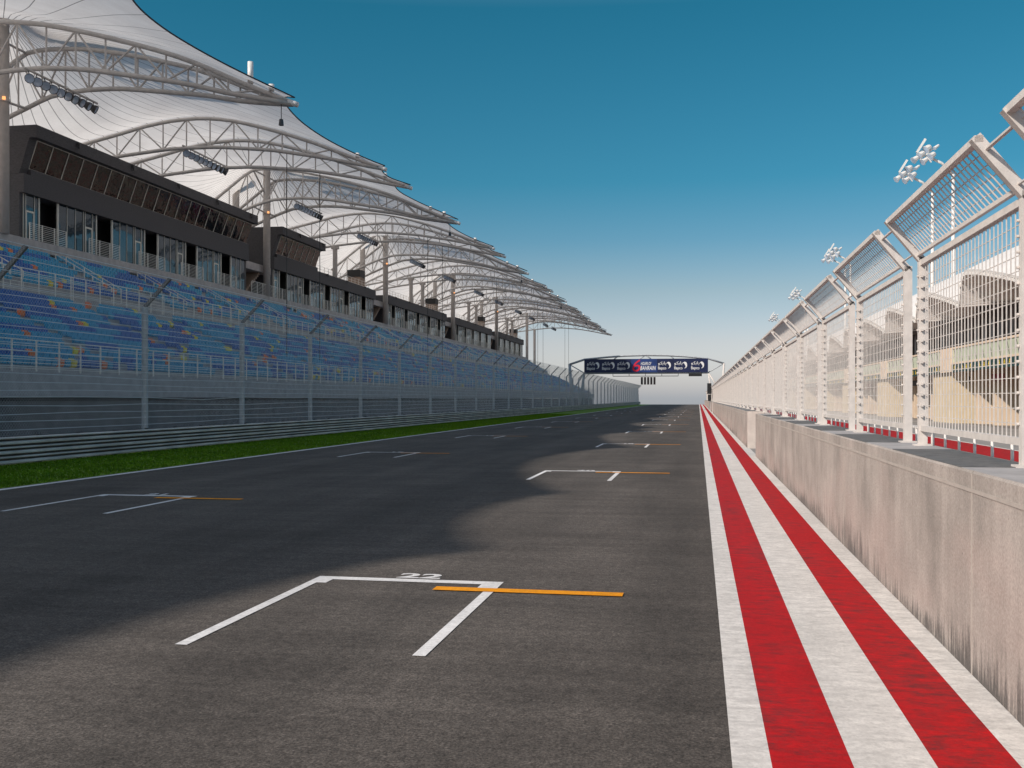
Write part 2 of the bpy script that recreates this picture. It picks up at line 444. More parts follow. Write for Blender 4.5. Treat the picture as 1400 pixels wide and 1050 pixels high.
def handrail(y1, label):
    t = thing('handrail', label, 'handrail', (2.47, y1, 1.3), 'white hoop handrails behind the fence')
    h = MB(); y0 = y1 - 3.3; ya = y1 + .28
    h.tube([(2.47,y0,1.555),(2.47,ya-.06,1.555),(2.47,ya-.015,1.54),(2.47,ya,1.49),(2.47,ya,1.2)], .018, 8)
    h.build('hoop', WHITE_STEEL, t, True)
    for k in range(6):
        m = MB(); y = y1 - .28 - k*.56; m.tube([(2.47,y,1.15),(2.47,y,1.55)], .013, 8); m.build('post', WHITE_STEEL, t, True)
    return t
def dup(src, y1, label):
    c = copy_tree(src); c.location.y = y1; c['label'] = label; return c
P0 = H0 = None
for i, k in enumerate(range(-2, 70)):
    y1 = 11.22 + PITCH*k
    if k < -1: lab = 'pale steel bar fence panel on the pit wall, beside the camera'
    elif k == 0: lab = 'largest fully visible bar fence panel, above the nearest dark wall slab'
    elif k == -1: lab = 'bar fence panel cut off by the right edge of the picture'
    else: lab = nth(k + 1) + ' bar fence panel along the pit wall, counted from the camera'
    lab2 = 'white hoop handrail behind the ' + ('fence panel beside the camera' if k < -1 else 'bar fence panel cut off at the right' if k == -1 else nth(k + 1) + ' fence panel from the camera')
    if 34.2 < y1 < 39.2 + .5: pass
    if P0 is None: P0 = fence_panel(y1, lab); H0 = handrail(y1, lab2)
    else:
        dup(P0, y1, lab)
        if k < 34: dup(H0, y1, lab2)

# ------------------------------------------------------------------ left guard rail and catch fence
gr = thing('guard_rail', 'grey corrugated steel guard rail between grass and catch fence', 'guard rail', (-19, 20, 0))
for j in range(6):
    z = .05 + (j//2)*.268 + (0 if j % 2 == 0 else .150); h = .102 if j % 2 == 0 else .066; b = MB()
    front_ = [(-19.03,z),(-18.93,z+.008),(-18.905,z+.025),(-18.905,z+h-.025),(-18.93,z+h-.008),(-19.03,z+h)]
    prof = front_ + [(x - .012, zz) for x, zz in reversed(front_)]
    b.extrude_y(prof, -20, 339); b.build('beam', RAIL, gr)
b = MB(); b.box(-19.17,-19.075,-20,339,.045,.80); b.build('gap_shade_board', RAIL_POST, gr)  # dark board added behind the beams, stands in for shade in the gaps
b = MB(); y = -19
while y < 338: b.box(-19.30,-19.18,y-.06,y+.06,-.05,.84); y += 2.0
tag(b.build('rail_post', RAIL_POST, gr), kind='stuff')
cf = thing('catch_fence', 'tall chain link catch fence with canted steel posts left of the track', 'fence', (-19.5, 20, 0))
LX = -19.5; ARM = (-18.52, 6.16)
posts = [33.3 + 7.85*k for k in range(-4, 39)]
for y in posts:
    b = MB()
    b.box(LX-.075, LX+.075, y-.012, y+.012, 0, 5.16); b.box(LX+.075, LX+.090, y-.065, y+.065, 0, 5.16); b.box(LX-.090, LX-.075, y-.065, y+.065, 0, 5.16)
    po = b.build('post', STEEL_BLUE, cf)
    b = MB(); b.bar((LX, y, 5.165), (ARM[0], y, ARM[1]), .11, .10); b.build('canted_arm', ARM_STEEL, po)
def wires(b, y0, y1, p, r, A, Bp):
    # two families of straight diagonal wires in the strip from A=(x,z) to Bp=(x,z)
    H = math.hypot(Bp[0]-A[0], Bp[1]-A[1]); st = p*math.sqrt(2)
    n = int((y1-y0)/st)
    for k in range(n):
        ya = y0 + k*st
        for sg in (1, -1):
            yb = ya + sg*H
            i = len(b.v)
            for (x, y, z) in ((A[0], ya, A[1]), (Bp[0], yb, Bp[1])):
                b.v += [(x + r, y, z), (x - r*.5, y + r, z), (x - r*.5, y - r, z)]
            for j in range(3):
                a_, c_ = i + j, i + (j+1) % 3
                b.f.append((a_, c_, c_+3, a_+3)); b.m.append(0)
b = MB(); wires(b, 8, 95, .085, .0036, (LX+.11,.5), (LX+.11,5.14)); wires(b, 95, 339, .17, .0045, (LX+.11,.5), (LX+.11,5.14))
wires(b, 8, 95, .085, .003, (LX+.11,5.14), (ARM[0]+.06,ARM[1])); wires(b, 95, 339, .17, .0045, (LX+.11,5.14), (ARM[0]+.06,ARM[1]))
b.build('chain_link_mesh', WIRE, cf)
zs = [.98 + .23*k for k in range(19)]
for z in zs:
    b = MB(); pts = []; y = 2.0; g = random.Random(int(z*100))
    while y < 338:
        pts.append((LX+.125, y, z + (g.gauss(0, .022) if 0 < z < 5.0 else 0))); y += 3.92
    b.tube(pts, .013, 4); b.build('tension_cable', CABLE, cf)
for t_ in (.33, .66, 1.0):
    b = MB(); b.tube([(LX+.11+(ARM[0]-LX-.05)*t_, 2, 5.14+(ARM[1]-5.14)*t_), (LX+.11+(ARM[0]-LX-.05)*t_, 337.5, 5.14+(ARM[1]-5.14)*t_)], .014, 4)
    b.build('tension_cable', CABLE, cf)
# low concrete footing beyond the stand end
# ------------------------------------------------------------------ grandstand
GY0, GY1 = 8.0, 295.5
gs = thing('grandstand', 'long concrete grandstand terrace with blue seating left of the track', 'grandstand', (-40, 20, 0))
def lowz(i): return 3.05 + .385*i
def lowx(i): return -30.95 - .85*i
def upz(j): return 9.15 + .44*j
def upx(j): return -43.75 - .78*j
prof = [(-30.0,1.95),(-30.0,3.12),(-30.2,3.12),(-30.2,3.05)]
for i in range(13):
    prof += [(lowx(i), lowz(i)), (lowx(i), lowz(i+1) if i < 12 else 8.05)]
prof += [(-43.3,8.05),(-43.3,9.15)]
for j in range(8):
    prof += [(upx(j)+0, upz(j)), (upx(j), upz(j+1))]
prof += [(-49.98,12.67),(-49.98,8.0),(-30.6,1.95)]
b = MB(); b.extrude_y(prof, GY0, GY1); b.build('terrace', CONC, gs)
b = MB(); b.box(-30.7,-30.25, GY0, GY1-2, -.05, 1.76); b.build('lower_wall', CONC_D, gs)
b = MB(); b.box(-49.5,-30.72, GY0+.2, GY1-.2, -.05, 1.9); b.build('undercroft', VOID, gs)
b = MB(); b.box(-63,-50.0, GY0, GY1, 13.16, 13.93); b.box(-50.0+.0,-49.9,GY0,GY1,13.16,13.99); b.build('balcony_slab', CONC, gs)
b = MB(); b.box(-62.5,-50.4, GY0+.3, GY1-.3, -.05, 13.15); b.build('rear_block', CONC_D, gs)
def railing(name, x, z0, h, bars, step, y0, y1, dbl=False, r=.03):
    b = MB(); y = y0
    n = 0
    while y < y1:
        b.box(x-r, x+r, y-r, y+r, z0, z0+h)
        if dbl and n % 7 == 4: b.box(x-r, x+r, y+.22, y+.22+2*r, z0, z0+h)
        y += step; n += 1
    for k in range(bars):
        z = z0 + h*(k+1)/bars
        rr = r*.9 if k == bars-1 else r*.5
        b.box(x+.02, x+.02+2*rr, y0, y1, z-rr, z+rr)
    b.build(name, RAILING, gs)
railing('front_railing', -30.05, 3.0, 1.55, 6, 1.7, GY0, GY1)
railing('walkway_railing', -43.1, 8.75, 1.6, 7, 1.75, GY0, GY1, True)
railing('balcony_railing_gap', -49.97, 13.95, 1.3, 8, 1.5, 107.9, 114.9)
# stair rails inside the upper tier
y = 24.0
while y < GY1 - 4:
    for dy in (0, 1.3):
        b = MB()
        for j in range(0, 7, 2):
            b.box(upx(j)-.03, upx(j)+.03, y+dy-.03, y+dy+.03, upz(j), upz(j)+1.15)
        b.tube([(upx(0), y+dy, upz(0)+1.15), (upx(6), y+dy, upz(6)+1.15)], .03, 5)
        b.build('stair_railing', RAILING, gs)
    y += 11.5

# seats -------------------------------------------------------------------
def seat_geo(b, x, y, z, w=.46, mi=0):
    # folded-up stadium seat: shell back with rounded shoulders, tipped pan and bracket
    a, c = y - w/2, y + w/2
    back = [(x-.28,z+.36),(x-.34,z+.82),(x-.38,z+.82),(x-.34,z+.34)]
    i = len(b.v)
    for yy, s in ((a, .0), (a+.05, .03), (c-.05, .03), (c, .0)):
        for k, (px, pz) in enumerate(back): b.v.append((px + (.03 if s == 0 else 0), yy, pz + (s if k in (1,2) else 0)))
    for k in range(3):
        for j in range(4):
            p, q = i + k*4 + j, i + k*4 + (j+1) % 4
            b.f.append((p, q, q+4, p+4)); b.m.append(mi)
    b.f.append((i, i+1, i+2, i+3)); b.m.append(mi); b.f.append((i+15, i+14, i+13, i+12)); b.m.append(mi)
    i = len(b.v); pan = [(x-.30,z+.40),(x-.16,z+.44),(x-.12,z+.74),(x-.17,z+.75),(x-.22,z+.48),(x-.31,z+.45)]
    for yy in (a+.02, c-.02):
        for px, pz in pan: b.v.append((px, yy, pz))
    for j in range(6):
        p, q = i + j, i + (j+1) % 6; b.f.append((p, q, q+6, p+6)); b.m.append(mi)
    b.f.append(tuple(i + j for j in reversed(range(6)))); b.m.append(mi); b.f.append(tuple(i + 6 + j for j in range(6))); b.m.append(mi)
sr = random.Random(11)
slots = []                        # (row name, row index, x, y, z, colour)
CN = ['teal', 'navy', 'orange', 'yellow']
def aisle(y, tier, i):
    if tier == 0:
        d = (y - 4.0 + .0*i) % 11.5
        if d < 1.25: return True
        if i >= 9 and (y - 1.0) % 23 < 3.4 and i >= 11: return True
        return False
    d = (y - 24.0) % 11.5
    if d < 1.3: return True
    return (y - 29) % 23 < 3.6 and i < 3
for tier, nrow in ((0, 13), (1, 8)):
    for i in range(nrow):
        y = GY0 + .5; col = 'teal'; run = 0
        while y < GY1 - .6:
            if run <= 0:
                t = sr.random()
                if t < .19: col = 'orange' if sr.random() < .48 else 'yellow'; run = 1
                elif t < .255: col = 'bare'; run = sr.choice((1,2,3))
                else: col = 'teal' if sr.random() < (.58 if tier == 0 else .6) else 'navy'; run = sr.choice((1,2,3,4,5,6,8))
            run -= 1
            hole = col == 'bare'
            if not aisle(y, tier, i) and not hole:
                x, z = (lowx(i)-.06 + .30, lowz(i)) if tier == 0 else (upx(i)+.28, upz(i))
                slots.append((tier, i, x - .0, y, z, col))
            y += .53
TH = math.atan(255/1385)
def in_view(x, y, z):
    zc = -x*math.sin(TH) + y*math.cos(TH); xc = x*math.cos(TH) + y*math.sin(TH)
    if zc < 1: return None
    px = 700 + 1385*xc/zc; py = 544.8 - 1385*(z-1.884)/zc
    return zc if (px > -4 and 0 < py < 1050) else None
rank = []
for k, s in enumerate(slots):
    zc = in_view(s[2], s[3], s[4] + .6)
    if zc: rank.append((zc, k))
rank.sort(); near = set(k for _, k in rank[:296])
protos = {}
for c in CN:
    b = MB(); seat_geo(b, 0, 0, 0); protos[c] = b
RN = ['front'] + [nth(i+1) for i in range(1, 13)]
stuff = MB(); first = {}
for k, (tier, i, x, y, z, c) in enumerate(slots):
    if k in near:
        lab = '%s plastic seat in the %s row of the lower tier, near the left edge' % ({'teal': 'teal blue', 'navy': 'dark blue', 'orange': 'orange', 'yellow': 'yellow'}[c], RN[i])
        if tier: lab = lab.replace('lower tier', 'upper tier')
        gname = lab.replace(' plastic seat in', ' seats of')
        if c not in first:
            o = protos[c].build('stadium_seat', SEATS[c]); first[c] = o
        else:
            o = first[c].copy(); COL.objects.link(o)
        o.location = (x, y, z); tag(o, lab, 'seat', 'grandstand seats nearest the camera')
    else:
        seat_geo(stuff, x, y, z, .46, CN.index(c))
so = stuff.build('stadium_seats', [SEATS[c] for c in CN])
tag(so, 'rows of blue stadium seats with scattered orange and yellow ones, further along the stand', 'seats', kind='stuff')

# ------------------------------------------------------------------ hospitality boxes
def window_pane(b, pts, mi=0): b.face(pts, mi)
def box_building(k, label, upper):
    yc = 66.1 + 46*k; y0, y1 = yc + 2.6, yc + 41.6
    t = thing('hospitality_building', label, 'building', (-56, y0, 13.93), 'dark hospitality buildings at the top of the stand')
    X = -50.55
    b = MB(); b.box(-62, X-1.2, y0, y1, 13.93, 17.5); b.build('back_wall', VOID, t)
    b = MB(); b.box(-62, X+.35, y0-.02, y1+.02, 17.5, 18.95)
    b.box(-62, X-.02, y0-.021, y0+.35, 13.93, 17.5); b.box(-62, X-.02, y1-.35, y1+.021, 13.93, 17.5)
    b.build('fascia', CLAD, t)
    m = (y1 - y0 - .8)/5
    for j in range(5):
        a = y0 + .4 + j*m
        # door leaf with frame
        db = MB(); dy = a + .25
        db.box(X-.06, X+.04, dy, dy+.13, 13.95, 16.3); db.box(X-.06, X+.04, dy+.87, dy+1.0, 13.95, 16.3)
        db.box(X-.06, X+.04, dy+.13, dy+.87, 16.15, 16.3); db.box(X-.06, X+.04, dy+.13, dy+.87, 13.95, 14.15)
        do = db.build('door', FRAME, t)
        dg = MB(); dg.box(X-.03, X, dy+.13, dy+.87, 14.15, 16.15); dg.build('door_glass', GLASS_B, do)
        tr = MB(); tr.box(X-.03, X, a+.02, dy-.02, 13.95, 17.48); tr.box(X-.03, X, dy, dy+1.0, 16.33, 17.48); tr.box(X-.03, X, dy+1.05, a+1.75, 13.95, 17.48)
        tr.build('side_window', GLASS_B, t)
        op = MB(); op.box(X-1.19, X-1.15, a+1.9, a+4.1, 13.95, 17.48); op.build('dark_opening', VOID, t)
        gl = MB(); w = (m - 4.3)/3
        for q in range(3):
            g0 = a + 4.28 + q*w
            go = MB(); go.box(X-.03, X, g0+.05, g0+w-.03, 13.97, 17.48); go.build('glass_pane', GLASS_B, t)
            fr = MB(); fr.box(X-.05, X+.05, g0-.02, g0+.025, 13.95, 17.49); fr.build('mullion', FRAME, t)
        for yy, ww in ((a-.03, .025), (dy-.03, .025), (dy+1.02, .025), (a+1.82, .07), (a+4.16, .08)):
            fr = MB(); fr.box(X-.05, X+.06, yy-ww, yy+ww, 13.95, 17.495); fr.build('mullion', FRAME, t)
        rl = MB()
        for q in range(9): rl.box(-49.96, -49.93, a-.1, a+4.5, 14.08+q*.145-.014, 14.08+q*.145+.014)
        for q in range(4): rl.box(-49.99, -49.92, a-.1+q*1.5, a-.04+q*1.5, 13.95, 15.28)
        rl.build('railing', RAILING, t)
    yu = y1 if upper == 1 else (yc + 16.8 if upper == 2 else None)
    if yu:
        u = MB(); ya = y0 - .05
        # charcoal end cheeks, sill band and roof around a window band that leans out
        prof = [(-62,18.95),(-50.7,18.95),(-50.5,19.35),(-49.75,21.6),(-49.15,21.62),(-49.15,22.6),(-62,22.9)]
        prof_in = [(-62,18.96),(-50.75,18.96),(-50.62,19.35),(-49.95,21.55),(-62,21.55)]
        u.extrude_y([(-62,21.6),(-49.1,21.6),(-49.1,22.55),(-62,22.6)], ya, yu)
        u.extrude_y([(-62,18.951),(-50.6,18.951),(-50.42,19.42),(-49.72,21.6),(-62,21.6)], ya, ya+.9)
        u.extrude_y([(-62,18.951),(-50.22,18.951),(-50.22,19.42),(-62,19.42)], ya+.9, yu)
        u.extrude_y([(-62,19.42),(-50.55,19.42),(-49.85,21.6),(-62,21.6)], yu-.12, yu)
        u.build('upper_storey', CLAD, t)
        n = round((yu - ya - 1.1)/2.0); w = (yu - .14 - ya - .92)/n
        fm = MB()
        for q in range(n):
            a = ya + .92 + q*w
            p = MB(); p.extrude_y([(-50.5,19.43),(-49.72,21.59),(-49.78,21.59),(-50.56,19.43)], a+.03, a+w-.03)
            p.build('slanted_window', GLASS_D, t)
            fm.extrude_y([(-50.44,19.43),(-49.66,21.59),(-49.76,21.59),(-50.54,19.43)], a-.035, a+.035)
        fm.box(-50.42, -50.36, ya+.9, yu-.1, 19.421, 19.48)
        fm.box(-49.71, -49.65, ya+.9, yu-.1, 21.54, 21.598)
        fm.build('window_frame', FRAME, t)
        ib = MB(); ib.box(-61.5, -51.6, ya+.3, yu-.3, 19.43, 21.58); ib.build('interior', VOID, t)
        cl = MB(); y = ya + 5
        while y < yu: cl.box(-49.2,-48.85,y,y+.12,22.2,22.45); cl.box(-48.95,-48.8,y-.04,y+.16,21.95,22.3); y += 8
        cl.build('roof_lamp', LAMP_BODY, t)
    if upper != 1:
        ya = (yu + .1) if yu else y0 + .3
        r = MB(); y = ya
        while y < y1: r.box(-51.2,-51.15,y,y+.05,18.95,20.1); y += 1.6
        for z in (19.3, 19.65, 20.05): r.box(-51.19,-51.16,ya,y1-.1,z,z+.04)
        r.build('roof_railing', RAILING, t)
        kb = MB(); kb.box(-54.0,-52.0,yc+39.2,yc+41.4,18.96,20.9); ko = kb.build('roof_plant_room', CONC_B, t)
        kb = MB(); kb.box(-54.05,-51.95,yc+39.1,yc+41.45,20.9,22.0); kb.build('louvre', BLACK, ko)
        cl = MB(); y = ya + 3
        while y < y1: cl.box(-50.22,-49.9,y,y+.1,18.75,18.95); cl.box(-49.98,-49.85,y-.04,y+.14,18.55,18.85); y += 8
        cl.build('roof_lamp', LAMP_BODY, t)
    return t
box_building(0, 'two storey charcoal hospitality building nearest the camera, full length slanted windows', 1)
box_building(1, 'charcoal hospitality building whose slanted upper storey covers only its near end', 2)
for k, w in ((2, 'third'), (3, 'fourth'), (4, 'farthest')):
    box_building(k, 'single storey charcoal hospitality building, %s from the camera along the stand' % w, 0)
# stair bridges in the gaps between the buildings
for k in range(0, 5):
    yc = 66.1 + 46*(k+1) if k < 4 else 296.1
    y0, y1 = yc - 4.3, yc + 2.5
    if k == 4: continue
    t = thing('stair_core', 'brown concrete stair landing in the %s gap between dark buildings' % ONES[k+1], 'stair', (-54, y0, 13.93), 'stair landings between the hospitality buildings')
    b = MB(); b.box(-56.5,-53.2,y0,y1,13.935,17.0); b.build('wall', CONC_B, t)
    b = MB(); b.box(-53.2,-50.6,y0+.02,y1-.02,16.75,17.6); b.build('landing', CONC, t)
    b = MB()
    for q in range(10): b.box(-53.1+q*.001,-51.0,y0+.4+q*.42,y0+.82+q*.42,13.94+q*.28,14.22+q*.28)
    b.build('stair_flight', CONC_B, t)

# ------------------------------------------------------------------ canopy
TOPP = [(-60,22.0),(-57.5,23.2),(-54.5,24.45),(-50.5,25.3),(-47.9,25.9),(-45.4,26.25),(-42.7,26.35),(-40.1,26.05),(-37.5,25.4),(-34.7,24.55),(-32,23.6),(-29.6,22.6),(-26,21.2)]
BOTP = [(-60,22.0),(-55,22.8),(-50.5,23.35),(-45.4,23.8),(-41,23.75),(-36,23.25),(-31.9,22.5),(-29.6,22.0),(-26,21.2)]
TOPV = [(-58,22.5),(-54,25.5),(-50.3,28.2),(-47.75,28.1),(-44.5,27.7),(-41.35,26.95),(-38.3,26.1),(-35.4,25.2),(-33,24.3),(-29.8,22.8),(-26,21.2)]
BOTV = [(-58,20.6),(-54,22.4),(-50.3,23.9),(-47.75,24.6),(-44.5,24.66),(-41.35,24.4),(-37.5,23.7),(-33.6,22.95),(-30.85,22.2),(-26,21.2)]
def ev(c, x):
    if x <= c[0][0]: return c[0][1] + (x - c[0][0])*(c[1][1]-c[0][1])/(c[1][0]-c[0][0])
    for (a, za), (b_, zb) in zip(c, c[1:]):
        if x <= b_: return za + (zb-za)*(x-a)/(b_-a)
    return c[-1][1]
def sm(c, x):   # softened
    return (ev(c, x-.7) + 2*ev(c, x) + ev(c, x+.7))/4 if x < -27 else ev(c, x)
def truss(name, par, yfun, T, B, x0, n, rc, rw, mat=TRUSS):
    xs = [x0 + (-26.3-x0)*k/28 for k in range(29)]
    b = MB(); b.tube([(x, yfun(x), sm(T, x)) for x in xs], rc, 8); o = b.build(name, mat, par, True)
    b = MB(); b.tube([(x, yfun(x), sm(B, x)) for x in xs], rc, 8); b.build('bottom_chord', mat, o, True)
    w = MB(); st = (-28.5 - (x0+.4))/n; pv = None
    for k in range(n+1):
        x = x0 + .4 + st*k; zt, zb = sm(T, x), sm(B, x)
        if zt - zb > .25: w.tube([(x, yfun(x), zb), (x, yfun(x), zt)], rw, 5)
        if k < n:
            x2 = x + st
            a = (x, yfun(x), sm(B, x) if k % 2 == 0 else sm(T, x)); c = (x2, yfun(x2), sm(T, x2) if k % 2 == 0 else sm(B, x2))
            w.tube([a, c], rw*1.05, 5)
    w.build('web_members', mat, o)
    return o
def surf(x, y, yc, span0, span1):
    """membrane height; the mast of the bay stands at y=yc, neighbours' pairs at span0 / span1"""
    zv = (sm(TOPV, x) if x > -50.3 else 28.3 - (-50.3 - x)*.75) + .42
    zp = sm(TOPP, x) + .30
    lo, hi = yc - 3.6, yc + 3.2
    if lo <= y <= hi: t = 0
    elif y > hi: t = (y - hi)/(span1 - hi)
    else: t = (lo - y)/(lo - span0)
    e = t*t*(3 - 2*t)*.5 + t*.5
    sag = 1.15*4*t*(1-t)*min(1, max(.25, (-26 - x)/14))
    r = math.hypot(x + 50, y - yc)
    cone = 1.5*math.exp(-(r/2.0)**2)
    return zv + (zp - zv)*e - sag + cone
def front(y, tips):
    for (a, da), (b_, db) in zip(tips, tips[1:]):
        if a <= y <= b_:
            s = (y-a)/(b_-a); d = 3.6 if b_-a > 10 else 1.1
            return -26 - d*(4*s*(1-s))**.8
    return -26
def membrane(name, par, y0, y1, yc, tips, span0, span1, mast=True):
    b = MB(); ny = max(6, round((y1-y0)/.8)); nx = 44
    idx = {}
    for j in range(ny+1):
        y = y0 + (y1-y0)*j/ny; xf = front(y, tips); xr = -61.0 + 1.6*math.sin(math.pi*(y-y0)/(y1-y0))
        for i in range(nx+1):
            x = xf + (xr - xf)*i/nx
            z = surf(x, y, yc, span0, span1) if mast else sm(TOPP, x) + .30 - .35*math.sin(math.pi*(y-y0)/(y1-y0))
            idx[i, j] = len(b.v); b.v.append((x, y, z))
    for j in range(ny):
        for i in range(nx):
            q = (idx[i,j], idx[i,j+1], idx[i+1,j+1], idx[i+1,j])
            cx = sum(b.v[k][0] for k in q)/4; cy = sum(b.v[k][1] for k in q)/4
            if mast and math.hypot(cx+50, cy-yc) < .2: continue
            b.f.append(q); b.m.append(0)
    o = b.build(name, FABRIC, par, True)
    e = MB(); e.tube([b.v[idx[0,j]] for j in range(ny+1)], .05, 5); e.build('edge_cable', EDGE, o)
    return o
FLOOD0 = None
def flood_row(y0, label):
    global FLOOD0
    if FLOOD0 is None:
        t = thing('floodlight_row', label, 'floodlights', (-44.3, y0, 23.4), 'floodlight rows hanging under the canopy')
        m = MB(); m.tube([(-44.3,y0-.3,23.98),(-44.3,y0+8.1,23.98)], .09, 6); m.build('bar', TRUSS, t)
        for k in range(10):
            c = Vector((-44.2, y0 + .2 + k*.82, 23.42)); h = MB()
            an = R(-62 + 9.5*k); d = Vector((math.cos(an)*.88, math.sin(an)*.88, -.47)).normalized()
            ring = [(-.34,.12),(-.20,.22),(.0,.31),(.18,.33)]
            h.tube([c + d*.17, c + d*.17], .01, 3) if False else None
            i0 = len(h.v); a = d.cross(Vector((0,0,1))).normalized(); e = a.cross(d)
            for s, r in ring:
                for q in range(12):
                    an = 2*math.pi*q/12; h.v.append(tuple(c + d*s + a*(math.cos(an)*r) + e*(math.sin(an)*r)))
            for s in range(3):
                for q in range(12):
                    p, z = i0+s*12+q, i0+s*12+(q+1)%12; h.f.append((p, z, z+12, p+12)); h.m.append(0)
            h.f.append(tuple(i0+q for q in range(12))); h.m.append(0)
            h.bar((c.x-.05,c.y,c.z+.05),(-44.3,c.y,23.95),.05,.05)
            lo = h.build('lamp', LAMP_BODY, t)
            l = MB(); i1 = 0
            for q in range(12):
                an = 2*math.pi*q/12; l.v.append(tuple(c + d*.13 + a*(math.cos(an)*.30) + e*(math.sin(an)*.30)))
            l.v.append(tuple(c + d*.06))
            for q in range(12): l.f.append((q, (q+1) % 12, 12)); l.m.append(0)
            l.build('lens', LENS, lo)
        FLOOD0 = t
        return t
    c = copy_tree(FLOOD0); c.location.y = y0; c['label'] = label; return c

K0, K1 = -3, 4
def canopy_bay(k):
    yc = 66.1 + 46*k; yv = yc - 3.3; p1 = yc + 15.9; p2 = yc + 23.6; pm1 = p1 - 46; pm2 = p2 - 46
    vis = k >= 0
    lab = ('white fabric canopy bay on steel arches, %s from the camera' % (ONES[k+2] if k >= 0 else 'overhead at the top left corner') if k >= -1
           else 'white fabric canopy bay behind the camera, %s' % ('beside the start' if k == -2 else 'at the far rear'))
    t = thing('canopy_bay', lab, 'canopy', (-50, yc, 13.93), 'white canopy bays over the grandstand')
    membrane('membrane', t, pm2, p1, yc, [(pm2, 0), (yv, 0), (p1, 0)], pm2, p1)
    membrane('membrane', t, p1, p2, yc, [(p1, 0), (p2, 0)], 0, 0, False)
    ya = lambda x: yc - 3.3
    yd = lambda x: yc - 3.3 + 6.2*min(1, max(0, (-26 - x)/24.3))**.75
    truss('mast_arch', t, ya, TOPV, BOTV, -58, 13, .17, .07)
    truss('mast_arch', t, yd, TOPV, BOTV, -58, 13, .17, .07)
    truss('pair_arch', t, lambda x: p1, TOPP, BOTP, -60, 14, .16, .065)
    truss('pair_arch', t, lambda x: p2, TOPP, BOTP, -60, 14, .16, .065)
    m = MB(); m.tube([(-50,yc,13.95),(-50,yc,30.6)], .42, 16); mo = m.build('mast', COLUMN, t, True)
    m = MB(); m.tube([(-50,yc,23.55),(-50,yc,23.75)], .50, 16); m.tube([(-50.2,yc-3.3,23.9),(-50,yc,23.65),(-50.2,yc+2.9,23.9)],.1,6); m.tube([(-50.2,yc-3.3,28.1),(-50,yc,28.0),(-50.2,yc+2.9,28.1)],.1,6)
    for s in (-3.3, 2.9): m.tube([(-50,yc,25.6),(-50.2,yc+s,28.1)], .10, 6)
    m.build('collar', TRUSS, mo)
    m = MB(); m.tube([(-49.62,yc-.42,23.62),(-49.62,yc-.42,23.82)], .12, 8); m.build('uplight', UPLIGHT, mo)
    m = MB(); m.tube([(-53.8,yc-.2,13.95),(-53.8,yc-.2,28.6)], .40, 14); m.tube([(-53.8,yc-.2,28.6),(-53.8,yc-.2,28.9)], .55, 14); m.build('rear_mast', COLUMN, t, True)
    for p in ((p2,) if k == 1 else (p1, p2) if k > 1 else ()):
        m = MB(); m.tube([(-50.3,p,18.9),(-50.3,p,23.3)], .33, 12); m.box(-50.8,-49.8,p-.3,p+.3,22.9,23.25)
        m.build('roof_post', COLUMN, t)
    # tip fittings: white ends of the arches and stub posts on the membrane
    for y in (yv, p1, p2):
        m = MB(); m.tube([(-26.5,y,21.40),(-25.85,y,21.14)], .18, 10); m.build('tip_fitting', WHITE_STEEL, t, True)
    for x, y in ((-29.3, yv+.3), (-27.6, yv-.2), (-28.4, p1), (-28.4, p2)):
        z = surf(x, y, yc, pm2, p1) if y < p1 - 1 else sm(TOPP, x) + .3
        hh = 1.25 if x < -29 and k == 0 else .22
        m = MB(); m.tube([(x,y,z-.2),(x,y,z+hh)], .19, 10); m.build('stub_post', WHITE_STEEL, t, True)
    m = MB(); m.tube([(-27.0,yv,21.3),(-27.0,yv,20.25)], .03, 5); m.tube([(-27.0,yv,20.25),(-27.0,yv,19.85)], .13, 8, r2=.17); m.build('camera_pod', LAMP_BODY, t)
    # unseen frame added above the fabric to cast shadow patches through it
    frame_pts = [(x, yc + 2.2 - (x+50)*.10, sm(TOPV, x) + 2.45) for x in (-48, -46.4, -44.8, -43.2, -41.6, -40.2)]
    m = MB()
    for dy, dz in ((-1.3, 0), (1.3, 0), (-1.3, 1.1), (1.3, 1.1)): m.tube([(x, y+dy, z+dz-.9) for x, y, z in frame_pts], .12, 6)
    for (x, y, z), (x2, y2, z2) in zip(frame_pts, frame_pts[1:]):
        m.bar((x,y-.5,z-.95),(x2,y2-.5,z2-.95),1.5,.06)
        for dy in (-1.3, 1.3): m.tube([(x,y+dy,z-.9),(x2,y2+dy,z2+.2)], .10, 5); m.tube([(x,y+dy,z-.9),(x,y+dy,z+.2)], .10, 5)
        m.tube([(x,y-1.3,z-.9),(x2,y2+1.3,z2-.9)], .10, 5)
    m.build('shadow_frame', TRUSS, t)
    for y, s in ((yv-1.9, 'mast arches'), (p1+.1, 'twin arches')):
        if k >= 0: flood_row(y, 'row of ten round floodlights under the %s of canopy bay %s from the camera' % (s, ONES[k+2]))
    if k >= 0:
        for p in (p1, p2):
            m = MB(); m.tube([(-34.75,p,23.0),(-34.75,p,5.0)], .035, 5)
            o = m.build('hanging_cable', BLACK)
            tag(o, 'thin black cable hanging from the %s twin arch of canopy bay %s' % ('nearer' if p == p1 else 'farther', ONES[k+2]), 'cable', 'black cables hanging from the canopy')
for k in range(K0, K1+1): canopy_bay(k)
